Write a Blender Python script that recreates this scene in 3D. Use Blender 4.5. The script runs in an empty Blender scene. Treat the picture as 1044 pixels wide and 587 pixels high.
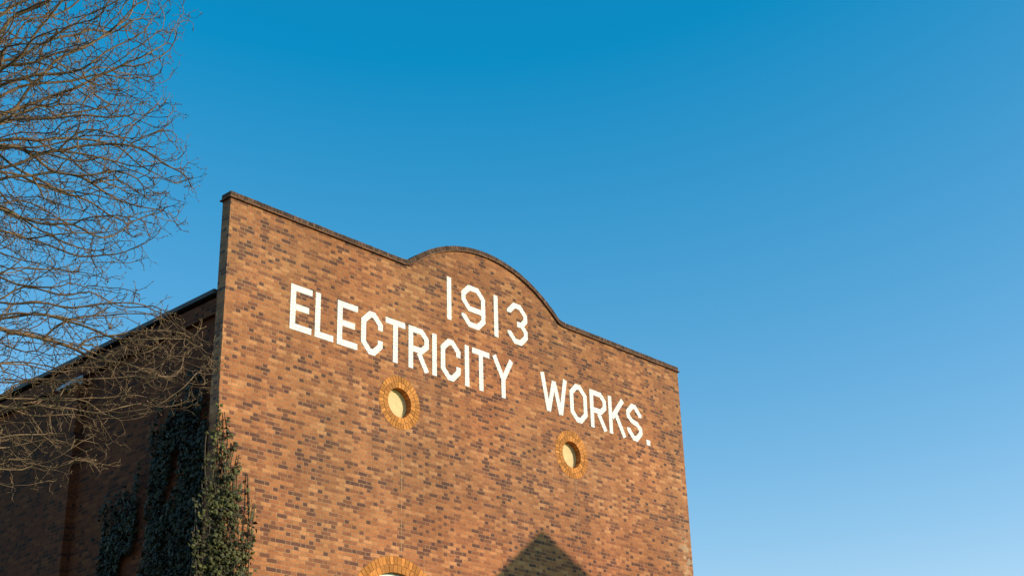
import bpy, bmesh, math, random
import numpy as np
from mathutils import Vector, Matrix
random.seed(7); rng=np.random.default_rng(11)
scene=bpy.context.scene
COL=scene.collection

# ------------------------------------------------------------------ helpers
def link(o,parent=None):
    COL.objects.link(o)
    if parent: o.parent=parent
    return o
def mesh_obj(name,verts,faces,mat=None,parent=None,smooth=False):
    me=bpy.data.meshes.new(name); me.from_pydata([tuple(map(float,v)) for v in verts],[],faces); me.update()
    o=bpy.data.objects.new(name,me)
    if mat: me.materials.append(mat)
    if smooth: me.polygons.foreach_set("use_smooth",[True]*len(me.polygons))
    return link(o,parent)
class MB:
    def __init__(s): s.v=[];s.f=[]
    def box(s,x0,x1,y0,y1,z0,z1):
        n=len(s.v)
        s.v+=[(x0,y0,z0),(x1,y0,z0),(x1,y1,z0),(x0,y1,z0),(x0,y0,z1),(x1,y0,z1),(x1,y1,z1),(x0,y1,z1)]
        s.f+=[tuple(n+i for i in q) for q in((0,3,2,1),(4,5,6,7),(0,1,5,4),(1,2,6,5),(2,3,7,6),(3,0,4,7))]
    def hexa(s,p):
        n=len(s.v); s.v+=list(p)
        s.f+=[tuple(n+i for i in q) for q in((0,3,2,1),(4,5,6,7),(0,1,5,4),(1,2,6,5),(2,3,7,6),(3,0,4,7))]
    def obj(s,name,mat,parent=None,bevel=0):
        o=mesh_obj(name,s.v,s.f,mat,parent)
        bm=bmesh.new(); bm.from_mesh(o.data); bmesh.ops.recalc_face_normals(bm,faces=bm.faces); bm.to_mesh(o.data); bm.free()
        if bevel:
            m=o.modifiers.new("b","BEVEL"); m.width=bevel; m.segments=1
        return o
def empty(name):
    e=bpy.data.objects.new(name,None); return link(e)

class N:
    def __init__(s,mat): s.t=mat.node_tree
    def new(s,typ,**k):
        n=s.t.nodes.new(typ)
        for a,b in k.items(): setattr(n,a,b)
        return n
    def con(s,a,b):
        s.t.links.new(a,b)
    def m(s,op,*a):
        n=s.new('ShaderNodeMath',operation=op)
        for i,x in enumerate(a):
            if isinstance(x,(int,float)): n.inputs[i].default_value=x
            else: s.con(x,n.inputs[i])
        return n.outputs[0]
    def mr(s,x,a,b,c=0.,d=1.,smooth=True):
        n=s.new('ShaderNodeMapRange'); n.interpolation_type='SMOOTHSTEP' if smooth else 'LINEAR'
        s.con(x,n.inputs[0])
        for i,v in enumerate((a,b,c,d)): n.inputs[i+1].default_value=v
        return n.outputs[0]
    def mix(s,f,a,b,mode='MIX'):
        n=s.new('ShaderNodeMix',data_type='RGBA',blend_type=mode)
        for inp,x in((n.inputs[0],f),(n.inputs[6],a),(n.inputs[7],b)):
            if isinstance(x,(int,float)): inp.default_value=x
            elif isinstance(x,tuple): inp.default_value=(*x,1) if len(x)==3 else x
            else: s.con(x,inp)
        return n.outputs[2]
    def noise(s,vec,scale,detail=3,rough=.5):
        n=s.new('ShaderNodeTexNoise'); n.inputs['Scale'].default_value=scale; n.inputs['Detail'].default_value=detail; n.inputs['Roughness'].default_value=rough
        if vec is not None: s.con(vec,n.inputs['Vector'])
        return n.outputs[0]
    def ramp(s,x,stops,interp='LINEAR'):
        n=s.new('ShaderNodeValToRGB'); r=n.color_ramp; r.interpolation=interp
        while len(r.elements)<len(stops): r.elements.new(.5)
        for e,(p,c) in zip(r.elements,stops): e.position=p; e.color=(*c,1)
        s.con(x,n.inputs[0]); return n.outputs[0]
def newmat(name,rough=.85):
    m=bpy.data.materials.new(name); m.use_nodes=True
    n=N(m); b=m.node_tree.nodes['Principled BSDF']; b.inputs['Roughness'].default_value=rough
    b.inputs['Specular IOR Level'].default_value=.25
    return m,n,b
def bump(n,b,h,dist,strength=1.):
    k=n.new('ShaderNodeBump'); k.inputs['Distance'].default_value=dist; k.inputs['Strength'].default_value=strength
    n.con(h,k.inputs['Height']); n.con(k.outputs[0],b.inputs['Normal'])
def geopos(n):
    return n.new('ShaderNodeNewGeometry').outputs['Position']

def brick_core(n):
    pos=geopos(n); sp=n.new('ShaderNodeSeparateXYZ'); n.con(pos,sp.inputs[0])
    wob=n.noise(pos,1.3,2); wob=n.m('MULTIPLY',n.m('SUBTRACT',wob,.5),.02)
    u=n.m('ADD',n.m('ADD',sp.outputs[0],sp.outputs[1]),50.)
    z=n.m('ADD',sp.outputs[2],wob)
    zr=n.m('DIVIDE',z,.075); row=n.m('FLOOR',zr); zf=n.m('SUBTRACT',zr,row)
    wr=n.new('ShaderNodeTexWhiteNoise',noise_dimensions='1D'); n.con(row,wr.inputs['W'])
    shift=n.m('ADD',n.m('MULTIPLY',n.m('MODULO',row,2.),.5),n.m('MULTIPLY',wr.outputs[0],.09))
    uu=n.m('ADD',n.m('DIVIDE',u,.3375),shift); cell=n.m('FLOOR',uu); f=n.m('SUBTRACT',uu,cell)
    head=n.m('GREATER_THAN',f,.6667)
    idx=n.m('ADD',n.m('MULTIPLY',cell,2.),head)
    cv=n.new('ShaderNodeCombineXYZ'); n.con(idx,cv.inputs[0]); n.con(row,cv.inputs[1])
    wn=n.new('ShaderNodeTexWhiteNoise',noise_dimensions='3D'); n.con(cv.outputs[0],wn.inputs[0])
    dv=n.m('MULTIPLY',n.m('MINIMUM',n.m('MINIMUM',f,n.m('SUBTRACT',1.,f)),n.m('ABSOLUTE',n.m('SUBTRACT',f,.6667))),.3375)
    dh=n.m('MULTIPLY',n.m('MINIMUM',zf,n.m('SUBTRACT',1.,zf)),.075)
    d=n.m('MINIMUM',dv,dh)
    fine=n.noise(pos,60,2); d=n.m('ADD',d,n.m('MULTIPLY',n.m('SUBTRACT',fine,.5),.004))
    mask=n.mr(d,.004,.008)   # 1 = brick
    return pos,sp,wn.outputs[0],head,mask,fine,wn.outputs[1]

def brick_mat(name,gain=1.0,shaded=0.):
    m,n,b=newmat(name,.9)
    pos,sp,rnd,head,mask,fine,rc=brick_core(n)
    g=gain
    big=n.noise(pos,.5,5,.65)
    r2=n.m('ADD',rnd,n.m('MULTIPLY',n.m('SUBTRACT',big,.5),.5))
    r2=n.m('SUBTRACT',r2,n.m('MULTIPLY',head,.08))
    c=n.ramp(r2,[(0.0,(.105*g,.044*g,.032*g)),(.14,(.175*g,.065*g,.037*g)),(.32,(.265*g,.094*g,.042*g)),(.55,(.335*g,.121*g,.048*g)),(.8,(.390*g,.147*g,.057*g)),(1.,(.47*g,.205*g,.088*g))])
    c=n.mix(.4,c,n.ramp(n.noise(pos,22,3),[(.3,(.5,.5,.5)),(.7,(1.35,1.32,1.25))]),'MULTIPLY')
    mort=n.mix(n.noise(pos,2.2,3),(.23*g,.115*g,.060*g),(.42*g,.25*g,.135*g))
    col=n.mix(mask,mort,c)
    hue=n.ramp(n.noise(pos,.27,3,.5),[(.35,(1.06,.95,.90)),(.65,(.98,1.03,1.06))]); col=n.mix(1.,col,hue,'MULTIPLY')
    w=n.mr(n.noise(pos,.35,5,.65),.35,.7,.82,1.12)
    if not shaded:
        mp=n.new('ShaderNodeMapping'); mp.inputs['Scale'].default_value=(2.2,2.2,.22); n.con(pos,mp.inputs[0])
        st=n.noise(mp.outputs[0],1.0,5,.6)
        w=n.m('MULTIPLY',w,n.mr(st,.35,.65,.90,1.06))
        top=n.m('SUBTRACT',1.,n.m('MULTIPLY',n.mr(n.m('ADD',sp.outputs[2],st),13.9,14.5),.20)); w=n.m('MULTIPLY',w,top)
        bx=n.m('MULTIPLY',n.mr(sp.outputs[0],13.0,13.5),n.m('MULTIPLY',n.mr(sp.outputs[2],8.2,8.8),n.mr(sp.outputs[2],9.9,9.4)))
        bl=n.m('MULTIPLY',bx,n.mr(n.noise(pos,6,4),.42,.62)); col=n.mix(n.m('MULTIPLY',bl,.6),col,(.50,.36,.23))
    cw=n.new('ShaderNodeCombineXYZ'); [n.con(w,cw.inputs[i]) for i in range(3)]
    col=n.mix(1.,col,cw.outputs[0],'MULTIPLY')
    if shaded: col=n.mix(1.,col,(1.18,.84,.70),'MULTIPLY')  # side-wall copy: redder tint to offset the blue-green sky fill
    n.con(col,b.inputs['Base Color'])
    h=n.m('ADD',mask,n.m('MULTIPLY',fine,.35)); h=n.m('ADD',h,n.m('MULTIPLY',rnd,.35))
    bump(n,b,h,.006,.85)
    return m
M_brick=brick_mat("brick_flemish",1.05)
M_brick2=brick_mat("brick_shaded",.32,1)  # same brick with the side wall's shade darkened into its colour
def paint_mat():
    m,n,b=newmat("white_sign_paint",.7)
    pos,sp,rnd,head,mask,fine,rc=brick_core(n)
    c=n.mix(mask,(.56,.50,.45),(.77,.75,.725))
    wear=n.m('MULTIPLY',n.mr(n.noise(pos,14,5,.7),.60,.72),.5)
    c=n.mix(wear,c,(.36,.21,.13))
    c=n.mix(.2,c,n.ramp(rnd,[(0,(.6,.6,.6)),(1,(1,1,1))]),'MULTIPLY')
    n.con(c,b.inputs['Base Color'])
    bump(n,b,n.m('ADD',mask,n.m('MULTIPLY',rnd,.3)),.005,.8)
    return m
M_paint=paint_mat()
def simple(name,col,var=.25,scale=6,rough=.85,bd=.004,island=0.,metal=0.):
    m,n,b=newmat(name,rough)
    pos=geopos(n)
    lo=tuple(x*(1-var) for x in col); hi=tuple(min(1,x*(1+var)) for x in col)
    c=n.mix(n.mr(n.noise(pos,scale,5,.6),.3,.7),lo,hi)
    if island:
        g=n.new('ShaderNodeNewGeometry')
        c=n.mix(1.,c,n.ramp(g.outputs['Random Per Island'],[(0,(1-island,)*3),(1,(1+island*.6,)*3)]),'MULTIPLY')
    n.con(c,b.inputs['Base Color']); b.inputs['Metallic'].default_value=metal
    if bd: bump(n,b,n.noise(pos,scale*6,4),bd,.7)
    return m
M_rub=simple("rubbed_orange_brick",(.50,.190,.045),.2,20,.9,.004,.35)
M_mort=simple("lime_mortar",(.38,.24,.13),.2,15)
M_mort2=simple("ring_mortar",(.20,.10,.045),.2,15)
M_cop=simple("coping_brick",(.090,.048,.032),.3,12,.9,.006,.5)
M_tile=simple("creasing_tile",(.16,.072,.040),.3,10,.9,.004,.3)
M_cream=simple("cream_painted_board",(.62,.44,.22),.12,5,.7,.002)
M_white=simple("white_painted_timber",(.72,.70,.66),.08,8,.5,.001)
M_dark=simple("dark_gutter_iron",(.03,.03,.032),.3,8,.5,.002)
M_zinc=simple("galvanised_vent",(.40,.42,.44),.15,8,.4,.001)
M_slate=simple("slate_roof",(.07,.075,.085),.3,5,.7,.006)
M_stone=simple("stone_dressing",(.36,.31,.24),.2,6,.9,.004)
M_door=simple("green_painted_door",(.03,.07,.05),.2,5,.5,.001)
def glass():
    m,n,b=newmat("window_glass",.06)
    b.inputs['Base Color'].default_value=(.02,.025,.03,1); b.inputs['Specular IOR Level'].default_value=.6
    pos=geopos(n); bump(n,b,n.noise(pos,2.5,2),.01,.3); return m
M_glass=glass()

# ------------------------------------------------------------------ building
H=13.79; X0,X1=-.08,13.68; CX=6.8; TH=.25
B=2.34; S=.95; R=(B*B+S*S)/(2*S); r=.45
def profile():
    pts=[(X0,H)]
    cz=H+S-R
    dx=math.sqrt((R+r)**2-(r+R-S)**2)
    a=math.atan2(H+r-cz,dx)
    for i in range(9):
        t=-math.pi/2+(math.pi/2-a)*(i/8)
        pts.append((CX-dx+r*math.cos(t),H+r+r*math.sin(t)))
    for i in range(1,48):
        t=math.pi-a+(2*a-math.pi)*(i/48)
        pts.append((CX+R*math.cos(t),cz+R*math.sin(t)))
    for i in range(9):
        t=math.pi+a+(math.pi/2-a)*(i/8)
        pts.append((CX+dx+r*math.cos(t),H+r+r*math.sin(t)))
    pts.append((X1,H)); return pts
PR=profile()
works=empty("electricity_works_building")
CIRC=[(4.20,10.755),(9.40,10.755)]; RO=.553; RI=.305
ARCH=[(4.17,6.43),(9.43,6.43)]; AO=1.25; AI=.94; AB=3.2
cu=bpy.data.curves.new("facade","CURVE"); cu.dimensions='2D'; cu.fill_mode='BOTH'; cu.extrude=TH/2
def spl(pts):
    s=cu.splines.new('POLY'); s.points.add(len(pts)-1)
    for p,q in zip(s.points,pts): p.co=(q[0],q[1],0,1)
    s.use_cyclic_u=True
spl([(X0,0)]+PR+[(X1,0)])
for c in CIRC: spl([(c[0]+RO*math.cos(t),c[1]+RO*math.sin(t)) for t in np.linspace(0,2*math.pi,65)[:-1]])
for c in ARCH:
    spl([(c[0]+AO*math.cos(t),c[1]+AO*math.sin(t)) for t in np.linspace(0,math.pi,40)]+[(c[0]-AI,c[1]),(c[0]-AI,AB),(c[0]+AI,AB),(c[0]+AI,c[1])])
spl([(5.4,.02),(5.4,3.0),(8.2,3.0),(8.2,.02)])
to=bpy.data.objects.new("tmp",cu); COL.objects.link(to)
to.matrix_world=Matrix.Translation((0,TH/2,0))@Matrix.Rotation(math.pi/2,4,'X')
dg=bpy.context.evaluated_depsgraph_get(); dg.update()
me=bpy.data.meshes.new_from_object(to.evaluated_get(dg)); me.transform(to.matrix_world)
bpy.data.objects.remove(to)
me.materials.clear(); me.materials.append(M_brick)
fo=bpy.data.objects.new("facade_wall",me); link(fo,works)

def ring(name,cx,cz,bands,a0,a1,depth,y0=-.004):
    mb=MB(); mo=MB()
    for (ra,rb,nb) in bands:
        for i in range(nb):
            g=.0045/ra
            t0=a0+(a1-a0)*i/nb+g; t1=a0+(a1-a0)*(i+1)/nb-g
            j=random.uniform(-.002,.003)
            P=lambda rr,t,y:(cx+rr*math.cos(t),y,cz+rr*math.sin(t))
            mb.hexa([P(ra+.004,t0,y0+j),P(rb-.004,t0,y0+j),P(rb-.004,t1,y0+j),P(ra+.004,t1,y0+j),
                     P(ra+.004,t0,depth),P(rb-.004,t0,depth),P(rb-.004,t1,depth),P(ra+.004,t1,depth)])
    ra=bands[0][0]+.006; rb=bands[-1][1]-.001
    n=72
    for i in range(n):
        t0=a0+(a1-a0)*i/n; t1=a0+(a1-a0)*(i+1)/n
        P=lambda rr,t,y:(cx+rr*math.cos(t),y,cz+rr*math.sin(t))
        mo.hexa([P(ra,t0,.004),P(rb,t0,.004),P(rb,t1,.004),P(ra,t1,.004),P(ra,t0,depth-.01),P(rb,t0,depth-.01),P(rb,t1,depth-.01),P(ra,t1,depth-.01)])
    mb.obj(name,M_rub,works); mo.obj(name+"_mortar",M_mort2,works)
for c in CIRC:
    ring("round_window_brick_ring",c[0],c[1],[(RI,RI+.124,26),(RI+.124,RO,42)],0,2*math.pi,.24)
    vs=[];fs=[];n=48
    prof=[(0.0,.148),(.20,.146),(.262,.147),(.268,.130),(.300,.130),(.304,.155),(.304,.24)]
    for k,(rr,y) in enumerate(prof):
        for i in range(n):
            t=2*math.pi*i/n; vs.append((c[0]+rr*math.cos(t),y,c[1]+rr*math.sin(t)))
    for k in range(len(prof)-1):
        for i in range(n): fs.append((k*n+i,k*n+(i+1)%n,(k+1)*n+(i+1)%n,(k+1)*n+i))
    mesh_obj("round_window_panel",vs,fs,M_cream,works)
for c in ARCH:
    ring("arched_window_brick_arch",c[0],c[1],[(AI,AI+.15,30),(AI+.15,AO,38)],0,math.pi,.22)
    gl=[(c[0]+AI*math.cos(t),.17,c[1]+AI*math.sin(t)) for t in np.linspace(0,math.pi,40)]+[(c[0]-AI,.17,AB),(c[0]+AI,.17,AB)]
    mesh_obj("arched_window_glass",gl,[tuple(range(len(gl)))],M_glass,works)
    fr=MB(); n=36
    for i in range(n):
        t0=math.pi*i/n;t1=math.pi*(i+1)/n
        P=lambda rr,t,y:(c[0]+rr*math.cos(t),y,c[1]+rr*math.sin(t))
        for ra,rb in((AI-.09,AI+.002),(.44,.48)):
            fr.hexa([P(ra,t0,.10),P(rb,t0,.10),P(rb,t1,.10),P(ra,t1,.10),P(ra,t0,.168),P(rb,t0,.168),P(rb,t1,.168),P(ra,t1,.168)])
    for k in range(1,6):
        t=math.pi*k/6; a=Vector((math.cos(t),0,math.sin(t))); b_=Vector((-math.sin(t),0,math.cos(t)))*.018
        q=[]
        for y in(.115,.165):
            for rr,s in((.1,-1),(AI-.08,-1),(AI-.08,1),(.1,1)):
                v=Vector((c[0],y,c[1]))+a*rr+b_*s; q.append(tuple(v))
        fr.hexa(q)
    for x in(-AI,AI-.09): fr.box(c[0]+x,c[0]+x+.09,.1,.168,AB,c[1]-.04)
    for x in(-.47,-.02,.43): fr.box(c[0]+x,c[0]+x+.035,.113,.166,AB+.1,c[1]-.04)
    fr.box(c[0]-AI,c[0]+AI,.09,.169,c[1]-.04,c[1]+.04)
    fr.box(c[0]-AI,c[0]+AI,.098,.169,AB-.0,AB+.1)
    for z in np.arange(AB+.6,c[1]-.2,.5): fr.box(c[0]-AI+.09,c[0]+AI-.09,.114,.165,z,z+.03)
    fr.obj("arched_window_frame",M_white,works)
    sl=MB(); sl.box(c[0]-AI-.12,c[0]+AI+.12,-.08,.08,AB-.14,AB-.003); sl.obj("stone_sill",M_stone,works,.008)
d=MB(); d.box(5.4,6.795,.1,.16,.02,3.0); d.box(6.805,8.2,.1,.16,.02,3.0)
for x in(5.55,6.95):
    for z in(.25,1.2,2.15): d.box(x,x+1.1,.08,.102,z,z+.7)
d.obj("entrance_doors",M_door,works,.01)
l=MB(); l.box(5.2,8.4,-.03,.2,3.003,3.35); l.obj("door_lintel",M_stone,works,.01)
for x,z0,z1 in((4.26,7.72,10.19),(9.50,7.72,10.19)):
    vs=[];fs=[]; z=z0
    while z<z1:
        h=random.uniform(.10,.5); ww=random.uniform(.007,.016); xx=x+random.uniform(-.003,.003); k=len(vs)
        vs+=[(xx-ww/2,-.003,z),(xx+ww/2,-.003,z),(xx+ww/2,-.003,min(z+h,z1)),(xx-ww/2,-.003,min(z+h,z1))]; fs.append((k,k+1,k+2,k+3)); z+=h+random.uniform(.02,.12)
    mesh_obj("pale_mortar_joint",vs,fs,M_mort,works)

def walk(P,step):
    pts=[Vector((p[0],0,p[1])) for p in P]
    L=[0]
    for a,b in zip(pts,pts[1:]): L.append(L[-1]+(b-a).length)
    n=int(round(L[-1]/step)); 
    def at(s):
        for i in range(len(L)-1):
            if s<=L[i+1]+1e-9:
                return pts[i].lerp(pts[i+1],(s-L[i])/(L[i+1]-L[i]))
        return pts[-1]
    return [at(L[-1]*i/n) for i in range(n+1)]
def course(name,step,y0,y1,h0,h1,mat,jit,gap,ext=.05):
    P=[(PR[0][0]-ext,PR[0][1])]+PR[1:-1]+[(PR[-1][0]+ext,PR[-1][1])]
    W=walk(P,step); mb=MB(); n=len(W)
    nor=[]
    for i in range(n):
        t=(W[min(i+1,n-1)]-W[max(i-1,0)]).normalized(); nor.append((t,Vector((-t.z,0,t.x))))
    for i in range(n-1):
        a,b=W[i],W[i+1]; ta,na=nor[i]; tb,nb=nor[i+1]
        a=a+ta*gap/2; b=b-tb*gap/2
        j=random.uniform(-jit,jit); k=random.uniform(-jit,jit)
        q=[]
        for y in(y0+k,y1+k):
            for p,m_,h in((a,na,h0),(b,nb,h0),(b,nb,h1+j),(a,na,h1+j)):
                v=p+m_*h; q.append((v.x,y,v.z))
        mb.hexa(q)
    mb.obj(name,mat,works)
course("parapet_creasing_tiles",.17,-.045,TH+.045,.002,.028,M_tile,.003,.006,.045)
course("parapet_coping",.078,-.015,TH+.02,.030,.130,M_cop,.003,.008,.02)
course("parapet_coping_bed",.5,-.005,TH+.005,.0285,.118,M_mort2,.0,.0,.0)

# body
LEN=34.; EZ=11.90
bd=MB()
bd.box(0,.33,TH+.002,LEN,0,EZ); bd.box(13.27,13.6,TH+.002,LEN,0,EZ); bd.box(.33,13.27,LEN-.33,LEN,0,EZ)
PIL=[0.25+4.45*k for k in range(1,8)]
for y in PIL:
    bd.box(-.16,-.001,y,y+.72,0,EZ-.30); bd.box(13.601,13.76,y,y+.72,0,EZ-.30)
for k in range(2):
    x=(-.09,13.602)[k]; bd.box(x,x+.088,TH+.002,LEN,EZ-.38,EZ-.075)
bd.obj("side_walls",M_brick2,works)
ev=MB()
for x0,x1 in((-.15,.34),(13.26,13.75)): ev.box(x0,x1,TH+.004,LEN+.1,EZ+.002,EZ+.10)
ev.obj("eaves_coping",M_dark,works,.01)
gt=MB()
for y in(PIL[3]-.35,PIL[5]-.35): gt.box(-.12,-.02,y,y+.1,0,EZ-.05)
gt.obj("downpipes",M_dark,works,.02)
vt=MB(); vt.hexa([(-.34,4.55,11.30),(-.17,4.55,11.30),(-.17,5.3,11.30),(-.34,5.3,11.30),(-.30,4.55,11.36),(-.17,4.55,11.5),(-.17,5.3,11.5),(-.30,5.3,11.36)]); vt.obj("wall_vent_hood",M_zinc,works,.005)
rf=MB()
rf.hexa([(.1,TH+.01,EZ+.115),(6.8,TH+.01,13.5),(6.8,LEN,13.5),(.1,LEN,EZ+.115),(.1,TH+.01,EZ+.2),(6.8,TH+.01,13.6),(6.8,LEN,13.6),(.1,LEN,EZ+.2)])
rf.hexa([(6.8,TH+.01,13.5),(13.5,TH+.01,EZ+.115),(13.5,LEN,EZ+.115),(6.8,LEN,13.5),(6.8,TH+.01,13.6),(13.5,TH+.01,EZ+.2),(13.5,LEN,EZ+.2),(6.8,LEN,13.6)])
rf.obj("slate_roof",M_slate,works)
wd=MB(); wg=MB()
for k,y in enumerate(PIL):
    a=y+1.6; bb=y+3.6
    wg.box(-.012,-.002,a+.06,bb-.06,2.5,6.3)
    wd.box(-.05,-.001,a,a+.06,2.44,6.36); wd.box(-.05,-.001,bb-.06,bb,2.44,6.36)
    wd.box(-.05,-.001,a+.06,bb-.06,2.44,2.5); wd.box(-.05,-.001,a+.06,bb-.06,6.3,6.36)
    for q in(.5,1.0,1.5): wd.box(-.04,-.013,a+q-.015,a+q+.015,2.5,6.3)
    for z in np.arange(3.2,6.2,.7): wd.box(-.036,-.0135,a+.06,bb-.06,z,z+.03)
wg.obj("side_window_glass",M_glass,works); wd.obj("side_window_frames",M_dark,works)

# ------------------------------------------------------------------ lettering
T=.128
def glyph(ch,w,h):
    t=T/2; l,rr,b,tp=t,w-t,t,h-t; c=min(.17,w*.3); m=h*.5
    G={
    'I':[[(w/2,0),(w/2,h)]],'1':[[(w/2,0),(w/2,h)]],
    'E':[[(w,tp),(l,tp),(l,b),(w,b)],[(l+t,m+.01),(w-.07,m+.01)]],
    'L':[[(l,h),(l,b),(w,b)]],
    'T':[[(0,tp),(w,tp)],[(w/2,0),(w/2,tp-t)]],
    'C':[[(rr,tp-c-.12),(rr,tp-c),(rr-c,tp),(l+c,tp),(l,tp-c),(l,b+c),(l+c,b),(rr-c,b),(rr,b+c),(rr,b+c+.12)]],
    'O':[[(l+c,tp),(l,tp-c),(l,b+c),(l+c,b),(rr-c,b),(rr,b+c),(rr,tp-c),(rr-c,tp),'c']],
    'R':[[(l,0),(l,tp),(rr-c*.8,tp),(rr,tp-c*.8),(rr,m+c*.6),(rr-c*.8,m-.02),(l+t,m-.02)],[(w*.5,m-.08),(w-t*.9,0)]],
    'Y':[[(t*1.05,h),(w/2,m-.03)],[(w-t*1.05,h),(w/2,m-.03)],[(w/2,0),(w/2,m+.03)]],
    'W':[[(t*.9,h),(w*.27,T*.35)],[(w*.27,T*.35),(w/2,h*.86)],[(w/2,h*.86),(w*.73,T*.35)],[(w*.73,T*.35),(w-t*.9,h)]],
    'K':[[(l,0),(l,h)],[(w-t*1.1,h),(l+t*.9,m-.06)],[(w*.42,m+.06),(w-t*1.0,0)]],
    'S':[[(rr,tp-c-.06),(rr,tp-c),(rr-c,tp),(l+c,tp),(l,tp-c),(l,m+c*.75),(l+c*.8,m+.02),(rr-c*.8,m-.02),(rr,m-c*.75),(rr,b+c),(rr-c,b),(l+c,b),(l,b+c),(l,b+c+.06)]],
    '9':[[(rr-t,m-.06),(l+c,m-.06),(l,m+c-.06),(l,tp-c),(l+c,tp),(rr-c,tp),(rr,tp-c),(rr,b+c),(rr-c,b),(l+c,b),(l,b+c),(l,b+c+.04)]],
    '3':[[(l,tp-c-.04),(l,tp-c),(l+c,tp),(rr-c,tp),(rr,tp-c),(rr,m+c*.8),(rr-c*.8,m+.0),(rr-c*.8-.14,m)],[(rr-c*.8,m+.0),(rr,m-c*.8),(rr,b+c),(rr-c,b),(l+c,b),(l,b+c),(l,b+c+.04)]],
    '.':[[(w/2,0),(w/2,T*1.05)]],
    }
    return G[ch]
def ribbon(pts,closed,T):
    P=[Vector(p) for p in pts]; n=len(P); out=[]
    for i in range(n):
        a=P[i-1] if (i>0 or closed) else None; b=P[(i+1)%n] if(i<n-1 or closed) else None
        d1=(P[i]-a).normalized() if a is not None else None; d2=(b-P[i]).normalized() if b is not None else None
        if d1 is None:d1=d2
        if d2 is None:d2=d1
        n1=Vector((-d1.y,d1.x)); n2=Vector((-d2.y,d2.x)); mm=(n1+n2).normalized(); k=T/2/max(.35,mm.dot(n1))
        out.append((P[i]+mm*k,P[i]-mm*k))
    return out
def letter(ch,u0,u1,z0,z1):
    w=u1-u0; mb=MB(); off=0
    for st in glyph(ch,w,z1-z0):
        closed=st[-1]=='c'; st=st[:-1] if closed else st
        rb=ribbon(st,closed,T*(1.15 if ch=='.' else 1)); n=len(rb); off+=1
        y=-.004-.0009*off; m=n if closed else n-1
        base=len(mb.v)
        for a,b in rb:
            mb.v.append((u0+a.x,y,z0+a.y)); mb.v.append((u0+b.x,y,z0+b.y))
        for i in range(m):
            j=(i+1)%n; mb.f.append((base+2*i,base+2*j,base+2*j+1,base+2*i+1))
    nm={'.':'full_stop'}.get(ch,ch)
    o=mesh_obj("painted_letter_"+nm,mb.v,mb.f,M_paint,works)
    bm=bmesh.new(); bm.from_mesh(o.data)
    for f in bm.faces:
        f.normal_update()
        if f.normal.y>0: f.normal_flip()
    bm.to_mesh(o.data); bm.free()
Z0,Z1=11.57,12.49
for ch,a,b in [('E',1.40,1.92),('L',2.00,2.46),('E',2.55,3.07),('C',3.16,3.73),('T',3.80,4.34),('R',4.43,5.00),('I',5.08,5.24),('C',5.34,5.92),('I',6.03,6.19),('T',6.27,6.80),('Y',6.88,7.56),
 ('W',8.44,9.33),('O',9.42,10.02),('R',10.13,10.72),('K',10.80,11.42),('S',11.47,12.05),('.',12.18,12.34)]:
    letter(ch,a,b,Z0,Z1)
for ch,a,b in [('1',5.52,5.68),('9',5.97,6.70),('1',6.96,7.12),('3',7.40,8.06)]:
    letter(ch,a,b,12.94,13.92)

# ------------------------------------------------------------------ ivy
def leafmesh(name,P,Nn,size,mat,parent=None):
    n=len(P); P=np.array(P); Nn=np.array(Nn); Nn/=np.linalg.norm(Nn,axis=1)[:,None]
    a=rng.normal(size=(n,3)); a[:,2]-=.6; a-= (a*Nn).sum(1)[:,None]*Nn; a/=np.linalg.norm(a,axis=1)[:,None]
    b=np.cross(Nn,a); s=size*rng.uniform(.6,1.3,n)[:,None]
    v=np.stack([P-a*s*.45,P+b*s*.5-a*s*.1,P+a*s*.62+Nn*s*.08,P-b*s*.5-a*s*.1, P+Nn*s*.14],1).reshape(-1,3)
    f=[]
    for i in range(n):
        k=5*i; f+=[(k,k+1,k+4),(k+1,k+2,k+4),(k+2,k+3,k+4),(k+3,k,k+4)]
    return mesh_obj(name,v,f,mat,parent)
M_ivy=simple("ivy_leaf_shaded",(.024,.024,.011),.4,4,.6,0,.6)  # side-wall leaves: shade put into the leaf colour
M_ivy2=simple("ivy_leaf_lit",(.060,.056,.015),.45,4,.6,0,.75)  # corner leaves: sunlit copy, light put into the leaf colour
M_stem=simple("ivy_stem",(.08,.055,.035),.2,10)
from mathutils import noise as mn
P=[];Q=[]
def ivytop(y):
    if y<1.95: return 10.45-.25*abs(y-.7)+1.0*mn.noise(Vector((y*4,0,0)))
    if y<2.35: return 6.8
    if y<3.7: return 8.9-.6*abs(y-2.9)+.9*mn.noise(Vector((y*4,5,0)))
    return 6.0+.8*mn.noise(Vector((y*1.2,9,0)))
while len(P)<27000:
    y=rng.uniform(TH,7.5); z=rng.uniform(3.0,10.9)
    tp=ivytop(y)
    if z>tp: continue
    if rng.random()>min(1,(tp-z)/1.2+.15): continue
    if mn.noise(Vector((y*2.1,z*.9,3)))<-.32+.2*max(0,(z-8.5)/2): continue
    d=.02+.2*abs(mn.noise(Vector((y*1.7,z*1.5,7))))*rng.random()**.5+.07*rng.random()
    P.append((-.02-d,y,z)); Q.append((-1+.5*rng.normal(),.6*rng.normal(),.3+.6*rng.normal()))
ivy=empty("ivy_plant")
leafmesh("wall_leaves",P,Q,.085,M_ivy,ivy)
P=[];Q=[]
shoots=[]
for i in range(28):
    u=rng.uniform(-.42,.38); tp=9.4-2.1*max(0,u+.1)-1.3*max(0,-.1-u)+rng.uniform(-1.7,.0)
    shoots.append((u,tp))
shoots+=[(-.03,9.95),(.02,9.6),(-.08,9.8),(.30,9.15),(.27,8.9),(.36,8.95),(.55,8.60),(.62,8.4),(.16,8.8),(.50,8.4),(.68,8.1)]
SV=[]
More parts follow.
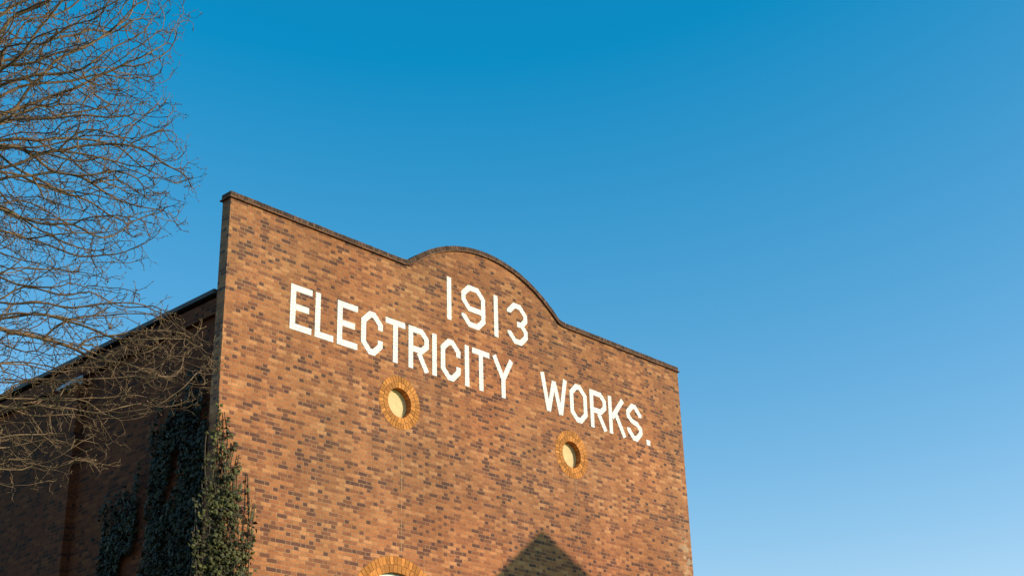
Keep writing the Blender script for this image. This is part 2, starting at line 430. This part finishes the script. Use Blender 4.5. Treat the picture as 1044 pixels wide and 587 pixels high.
for u,tp in shoots:
    ph=rng.uniform(0,6); pts=[]
    z=3.0
    while z<tp:
        x=u+.06*math.sin(z*1.6+ph)+.05*mn.noise(Vector((z*2,ph,0)))
        fall=min(1,(tp-z)/1.6)
        yb=-.03-.14*fall*(.5+.5*math.sin(z*2.3+ph))
        pts.append((x,yb,z))
        dens=rng.poisson(2.0+3.8*fall)
        if mn.noise(Vector((x*3,z*2.2,ph)))<-.10: dens=0
        for k in range(dens):
            s=.03+.05*fall
            P.append((x+rng.normal()*s,min(-.015,yb-abs(rng.normal())*s*.9),z+rng.uniform(0,.1)))
            Q.append((.5*rng.normal(),-1+.5*rng.normal(),.3+.7*rng.normal()))
        z+=.1
    SV.append(pts)
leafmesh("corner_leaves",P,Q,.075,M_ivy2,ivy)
mb=MB()
for pts in SV:
    for a,b in zip(pts,pts[1:]):
        w=.007; mb.hexa([(a[0]-w,a[1]-w,a[2]),(a[0]+w,a[1]-w,a[2]),(a[0]+w,a[1]+w,a[2]),(a[0]-w,a[1]+w,a[2]),(b[0]-w,b[1]-w,b[2]),(b[0]+w,b[1]-w,b[2]),(b[0]+w,b[1]+w,b[2]),(b[0]-w,b[1]+w,b[2])])
mb.obj("stems",M_stem,ivy)

# ------------------------------------------------------------------ bare tree (space colonisation)
TB=np.array([-9.6,-3.45,0.])
def ell(n,c,rad,hollow=.0):
    o=[]
    while len(o)<n:
        p=rng.uniform(-1,1,(n*3,3)); l=np.linalg.norm(p,axis=1); p=p[(l<1)&(l>hollow)]
        o+=list(p)
    return np.array(o[:n])*rad+c
A=np.concatenate([
  ell(7000,TB+[0,0,11.8],[4.9,4.9,4.6],.35),
  ell(2400,TB+[3.2,-1.7,10.1],[1.9,1.7,1.4]),
  ell(2200,TB+[3.0,-1.6,12.4],[1.9,1.8,1.6]),
  ell(2500,TB+[3.65,-2.0,7.75],[2.0,1.2,.75]),
  ell(1500,TB+[2.7,-1.4,6.8],[2.0,1.2,.8]),
  ell(900,TB+[-2.8,1.4,8.0],[2.1,2.0,1.2]),
])
nodes=[];par=[]
def add(p,q): nodes.append(np.array(p,float)); par.append(q); return len(nodes)-1
last=add(TB,-1)
for z in np.arange(.3,9.01,.3):
    last=add(TB+[.12*math.sin(z*.5),.1*math.cos(z*.7)-.1,z],last)
STEP=.14; KILL=.20; INF=3.
pos=np.array(nodes)
D=np.linalg.norm(A[:,None]-pos[None],axis=2); near=D.argmin(1); nd=D.min(1); alive=np.ones(len(A),bool)
for it in range(220):
    act=alive&(nd<INF)
    if act.sum()<15: break
    ids=near[act]; dirs=A[act]-pos[ids]; dirs/=np.linalg.norm(dirs,axis=1)[:,None]+1e-9
    acc=np.zeros((len(pos),3)); np.add.at(acc,ids,dirs)
    g=np.unique(ids); d=acc[g]; d/=np.linalg.norm(d,axis=1)[:,None]+1e-9
    pi=np.array(par)[g]; ok=pi>=0; ine=np.zeros_like(d); ine[ok]=pos[g[ok]]-pos[pi[ok]]; ine/=np.linalg.norm(ine,axis=1)[:,None]+1e-9
    d=d+.35*ine+rng.normal(size=d.shape)*.33
    rr=np.linalg.norm(pos[g][:,:2]-TB[:2],axis=1); d[:,2]+=np.clip(.25-.13*rr,-.3,.25)
    d/=np.linalg.norm(d,axis=1)[:,None]
    new=pos[g]+d*STEP
    s=len(pos)
    for a,b in zip(new,g): nodes.append(a); par.append(int(b))
    pos=np.concatenate([pos,new])
    al=np.where(alive)[0]
    DD=np.linalg.norm(A[al][:,None]-new[None],axis=2); m=DD.min(1); am=DD.argmin(1)
    up=m<nd[al]; nd[al[up]]=m[up]; near[al[up]]=s+am[up]
    alive[al[nd[al]<KILL]]=False
    if len(pos)>45000: break
par=np.array(par); n=len(pos)
ch=[[] for _ in range(n)]
for i in range(1,n): ch[par[i]].append(i)
rad=np.zeros(n)
for i in range(n-1,-1,-1):
    rad[i]=.0056 if not ch[i] else sum(rad[c]**2.3 for c in ch[i])**(1/2.3)
rad=np.minimum(rad,.32)
q=pos.copy()
for i in range(1,n):
    if ch[i]:
        c=max(ch[i],key=lambda k:rad[k]); q[i]=.5*pos[i]+.25*(pos[par[i]]+pos[c])
pos=q
segs=[(pos[par[i]],pos[i],max(rad[i],min(rad[par[i]],rad[i]*1.25)),rad[i]) for i in range(1,n)]
for i in range(1,n):
    if rad[i]>.03: continue
    dirp=pos[i]-pos[par[i]]; dirp/=np.linalg.norm(dirp)+1e-9
    k=3 if not ch[i] else (1 if rng.random()<.55 else 0)
    for _ in range(k):
        d=dirp*.7+rng.normal(size=3)*.7; d/=np.linalg.norm(d)
        p=pos[i]; rr=min(.0054,rad[i]*.85); L=rng.integers(2,6)
        for s in range(L):
            e=p+d*rng.uniform(.035,.075); segs.append((p,e,rr,rr*.85)); rr*=.86
            if s and rng.random()<.55:
                d2=d+rng.normal(size=3)*.8; d2/=np.linalg.norm(d2); segs.append((e,e+d2*rng.uniform(.03,.08),rr,rr*.8))
            d=d+rng.normal(size=3)*.5+[0,0,.10]; d/=np.linalg.norm(d); p=e
        segs.append((p,p+d*.018,.008,.004))   # bud
def tubes(segs,sides):
    A0=np.array([s[0] for s in segs]);B0=np.array([s[1] for s in segs]);ra=np.array([s[2] for s in segs])[:,None];rb=np.array([s[3] for s in segs])[:,None]
    d=B0-A0; d/=np.linalg.norm(d,axis=1)[:,None]+1e-9
    B0=B0+d*rb*.35
    h=np.where(np.abs(d[:,2:3])<.9,[[0,0,1.]],[[1.,0,0]]); x=np.cross(d,h); x/=np.linalg.norm(x,axis=1)[:,None]; y=np.cross(d,x)
    V=[]
    for c,rr in((A0,ra),(B0,rb)):
        for k in range(sides):
            t=2*math.pi*k/sides; V.append(c+(x*math.cos(t)+y*math.sin(t))*rr)
    V=np.stack(V,1).reshape(-1,3); m=len(segs); F=[]
    for k in range(sides):
        b=np.arange(m)*2*sides; F.append(np.stack([b+k,b+(k+1)%sides,b+sides+(k+1)%sides,b+sides+k],1))
    return V,np.concatenate(F)
V=[];F=[];o=0
for lo,hi,sd in((0,.007,3),(.007,.03,5),(.03,9,10)):
    ss=[s for s in segs if lo<=s[3]<hi]
    v,f=tubes(ss,sd); V.append(v);F.append(f+o);o+=len(v)
V=np.concatenate(V);F=np.concatenate(F)
M_bark=simple("tree_bark",(.165,.100,.056),.5,4,.9,.006)
me=bpy.data.meshes.new("bare_tree"); me.vertices.add(len(V)); me.vertices.foreach_set("co",V.ravel())
me.loops.add(F.size); me.loops.foreach_set("vertex_index",F.ravel().astype(np.int32)); me.polygons.add(len(F))
me.polygons.foreach_set("loop_start",np.arange(len(F),dtype=np.int32)*4); me.polygons.foreach_set("use_smooth",[True]*len(F))
me.update(calc_edges=True); me.materials.append(M_bark)
link(bpy.data.objects.new("bare_tree",me))

# ------------------------------------------------------------------ sun direction
AZ=math.radians(150); EL=math.radians(17)
sv=Vector((math.sin(AZ)*math.cos(EL),math.cos(AZ)*math.cos(EL),math.sin(EL)))
apex=Vector((8.3,0,8.87))+sv*17
hs=empty("brick_house"); hs.location=(apex.x,apex.y,0); hs.rotation_euler=(0,0,math.radians(30))
HZ=apex.z; hw=4.6; ez=HZ-.77*hw; hl=11
mb=MB(); vs=[(-hw+.25,-0.3,0),(hw-.25,-0.3,0),(hw-.25,-0.3,ez),(0,-0.3,HZ-.2),(-hw+.25,-0.3,ez)]
vb=[(x,-hl,z) for x,_,z in vs]
mesh_obj("walls",vs+vb,[(0,1,2,3,4),(9,8,7,6,5),(0,5,6,1),(1,6,7,2),(2,7,8,3),(3,8,9,4),(4,9,5,0)],M_brick,hs)
mb.hexa([(-hw,0,ez-.05),(0,0,HZ-.12),(0,-hl-.3,HZ-.12),(-hw,-hl-.3,ez-.05),(-hw,0,ez+.08),(0,0,HZ),(0,-hl-.3,HZ),(-hw,-hl-.3,ez+.08)])
mb.hexa([(0,0,HZ-.12),(hw,0,ez-.05),(hw,-hl-.3,ez-.05),(0,-hl-.3,HZ-.12),(0,0,HZ),(hw,0,ez+.08),(hw,-hl-.3,ez+.08),(0,-hl-.3,HZ)])
mb.obj("roof",M_slate,hs)
w=MB(); g=MB()
for z in(1.0,4.1,7.2):
    for x in(-2.9,-.6,1.7):
        if z==1.0 and x==-.6: continue
        g.box(x,x+1.2,-.31,-.285,z,z+1.7)
        w.box(x-.07,x,-.32,-.25,z-.07,z+1.77); w.box(x+1.2,x+1.27,-.32,-.25,z-.07,z+1.77); w.box(x,x+1.2,-.32,-.25,z-.07,z); w.box(x,x+1.2,-.32,-.25,z+1.7,z+1.77); w.box(x,x+1.2,-.32,-.26,z+.83,z+.88)
g.obj("window_glass",M_glass,hs); w.obj("window_frames",M_white,hs)
dd=MB(); dd.box(-.5,.5,-.33,-.24,.0,2.1); dd.box(-.35,.35,-.34,-.235,.2,.9); dd.obj("door",M_door,hs)

# ------------------------------------------------------------------ ground
M_gr=simple("grass_ground",(.045,.055,.025),.35,1.5,.95,.03)
M_as=simple("asphalt",(.045,.045,.047),.2,12,.9,.006)
M_pv=simple("paving",(.20,.185,.165),.15,3,.9,.004)
def sheet(name,x0,x1,y0,y1,z,mat): return mesh_obj(name,[(x0,y0,z),(x1,y0,z),(x1,y1,z),(x0,y1,z)],[(0,1,2,3)],mat)
sheet("ground",-600,600,-600,600,-.004,M_gr)
sheet("road",-80,80,-9.5,-3.2,.004,M_as)
pv=MB(); pv.box(-80,80,-3.2,-.12,-.02,.12); pv.obj("pavement",M_pv,None,.01)
pv=MB(); pv.box(-80,80,-12.2,-9.5,-.02,.12); pv.obj("pavement",M_pv,None,.01)
mk=MB()
for i in range(-20,20): mk.box(i*4,i*4+2,-6.4,-6.3,.0085,.009)
mk.obj("road_markings",M_white)

# ------------------------------------------------------------------ light, world, camera
sl=bpy.data.lights.new("sun","SUN"); sl.energy=5.0; sl.angle=math.radians(.5); sl.color=(1,.83,.64)
so=bpy.data.objects.new("sun",sl); link(so); so.rotation_euler=sv.to_track_quat('Z','Y').to_euler()
wd=bpy.data.worlds.new("World"); scene.world=wd; wd.use_nodes=True; nt=wd.node_tree
bg=nt.nodes['Background']; sk=nt.nodes.new('ShaderNodeTexSky'); sk.sky_type='NISHITA'; sk.sun_disc=False
sk.sun_elevation=EL; sk.sun_rotation=AZ; sk.air_density=1.0; sk.dust_density=.6; sk.ozone_density=2.0
hsn=nt.nodes.new('ShaderNodeHueSaturation'); hsn.inputs['Saturation'].default_value=1.25
nt.links.new(sk.outputs[0],hsn.inputs['Color'])
W=N(wd); sc=W.new('ShaderNodeSeparateColor'); W.con(hsn.outputs[0],sc.inputs[0]); cc=W.new('ShaderNodeCombineColor')
W.con(W.m('MINIMUM',W.m('MAXIMUM',W.m('SUBTRACT',W.m('MULTIPLY',sc.outputs[0],3.3),1.22),.03),9.),cc.inputs[0])
W.con(W.m('MULTIPLY',sc.outputs[1],2.06),cc.inputs[1]); W.con(W.m('ADD',W.m('MULTIPLY',sc.outputs[2],1.68),.80),cc.inputs[2])
nt.links.new(cc.outputs[0],bg.inputs[0]); bg.inputs[1].default_value=.12
scene.view_settings.view_transform='Standard'; scene.view_settings.look='None'; scene.view_settings.exposure=0

cx,cy,yaw,pitch,roll,f=-13.5023,-19.3834,.8276,.4165,-.0294,1419.6
fw=Vector((math.sin(yaw)*math.cos(pitch),math.cos(yaw)*math.cos(pitch),math.sin(pitch)))
rt=Vector((math.cos(yaw),-math.sin(yaw),0)); up=rt.cross(fw)
r2=rt*math.cos(roll)+up*math.sin(roll); u2=-rt*math.sin(roll)+up*math.cos(roll)
cd=bpy.data.cameras.new("camera"); cd.sensor_width=36; cd.lens=f/1044*36; cd.clip_end=3000; cd.clip_start=.1
co=bpy.data.objects.new("camera",cd); link(co)
M=Matrix((r2,u2,-fw)).transposed().to_4x4(); M.translation=(cx,cy,1.6); co.matrix_world=M
scene.camera=co
print("nodes",n,"segs",len(segs))
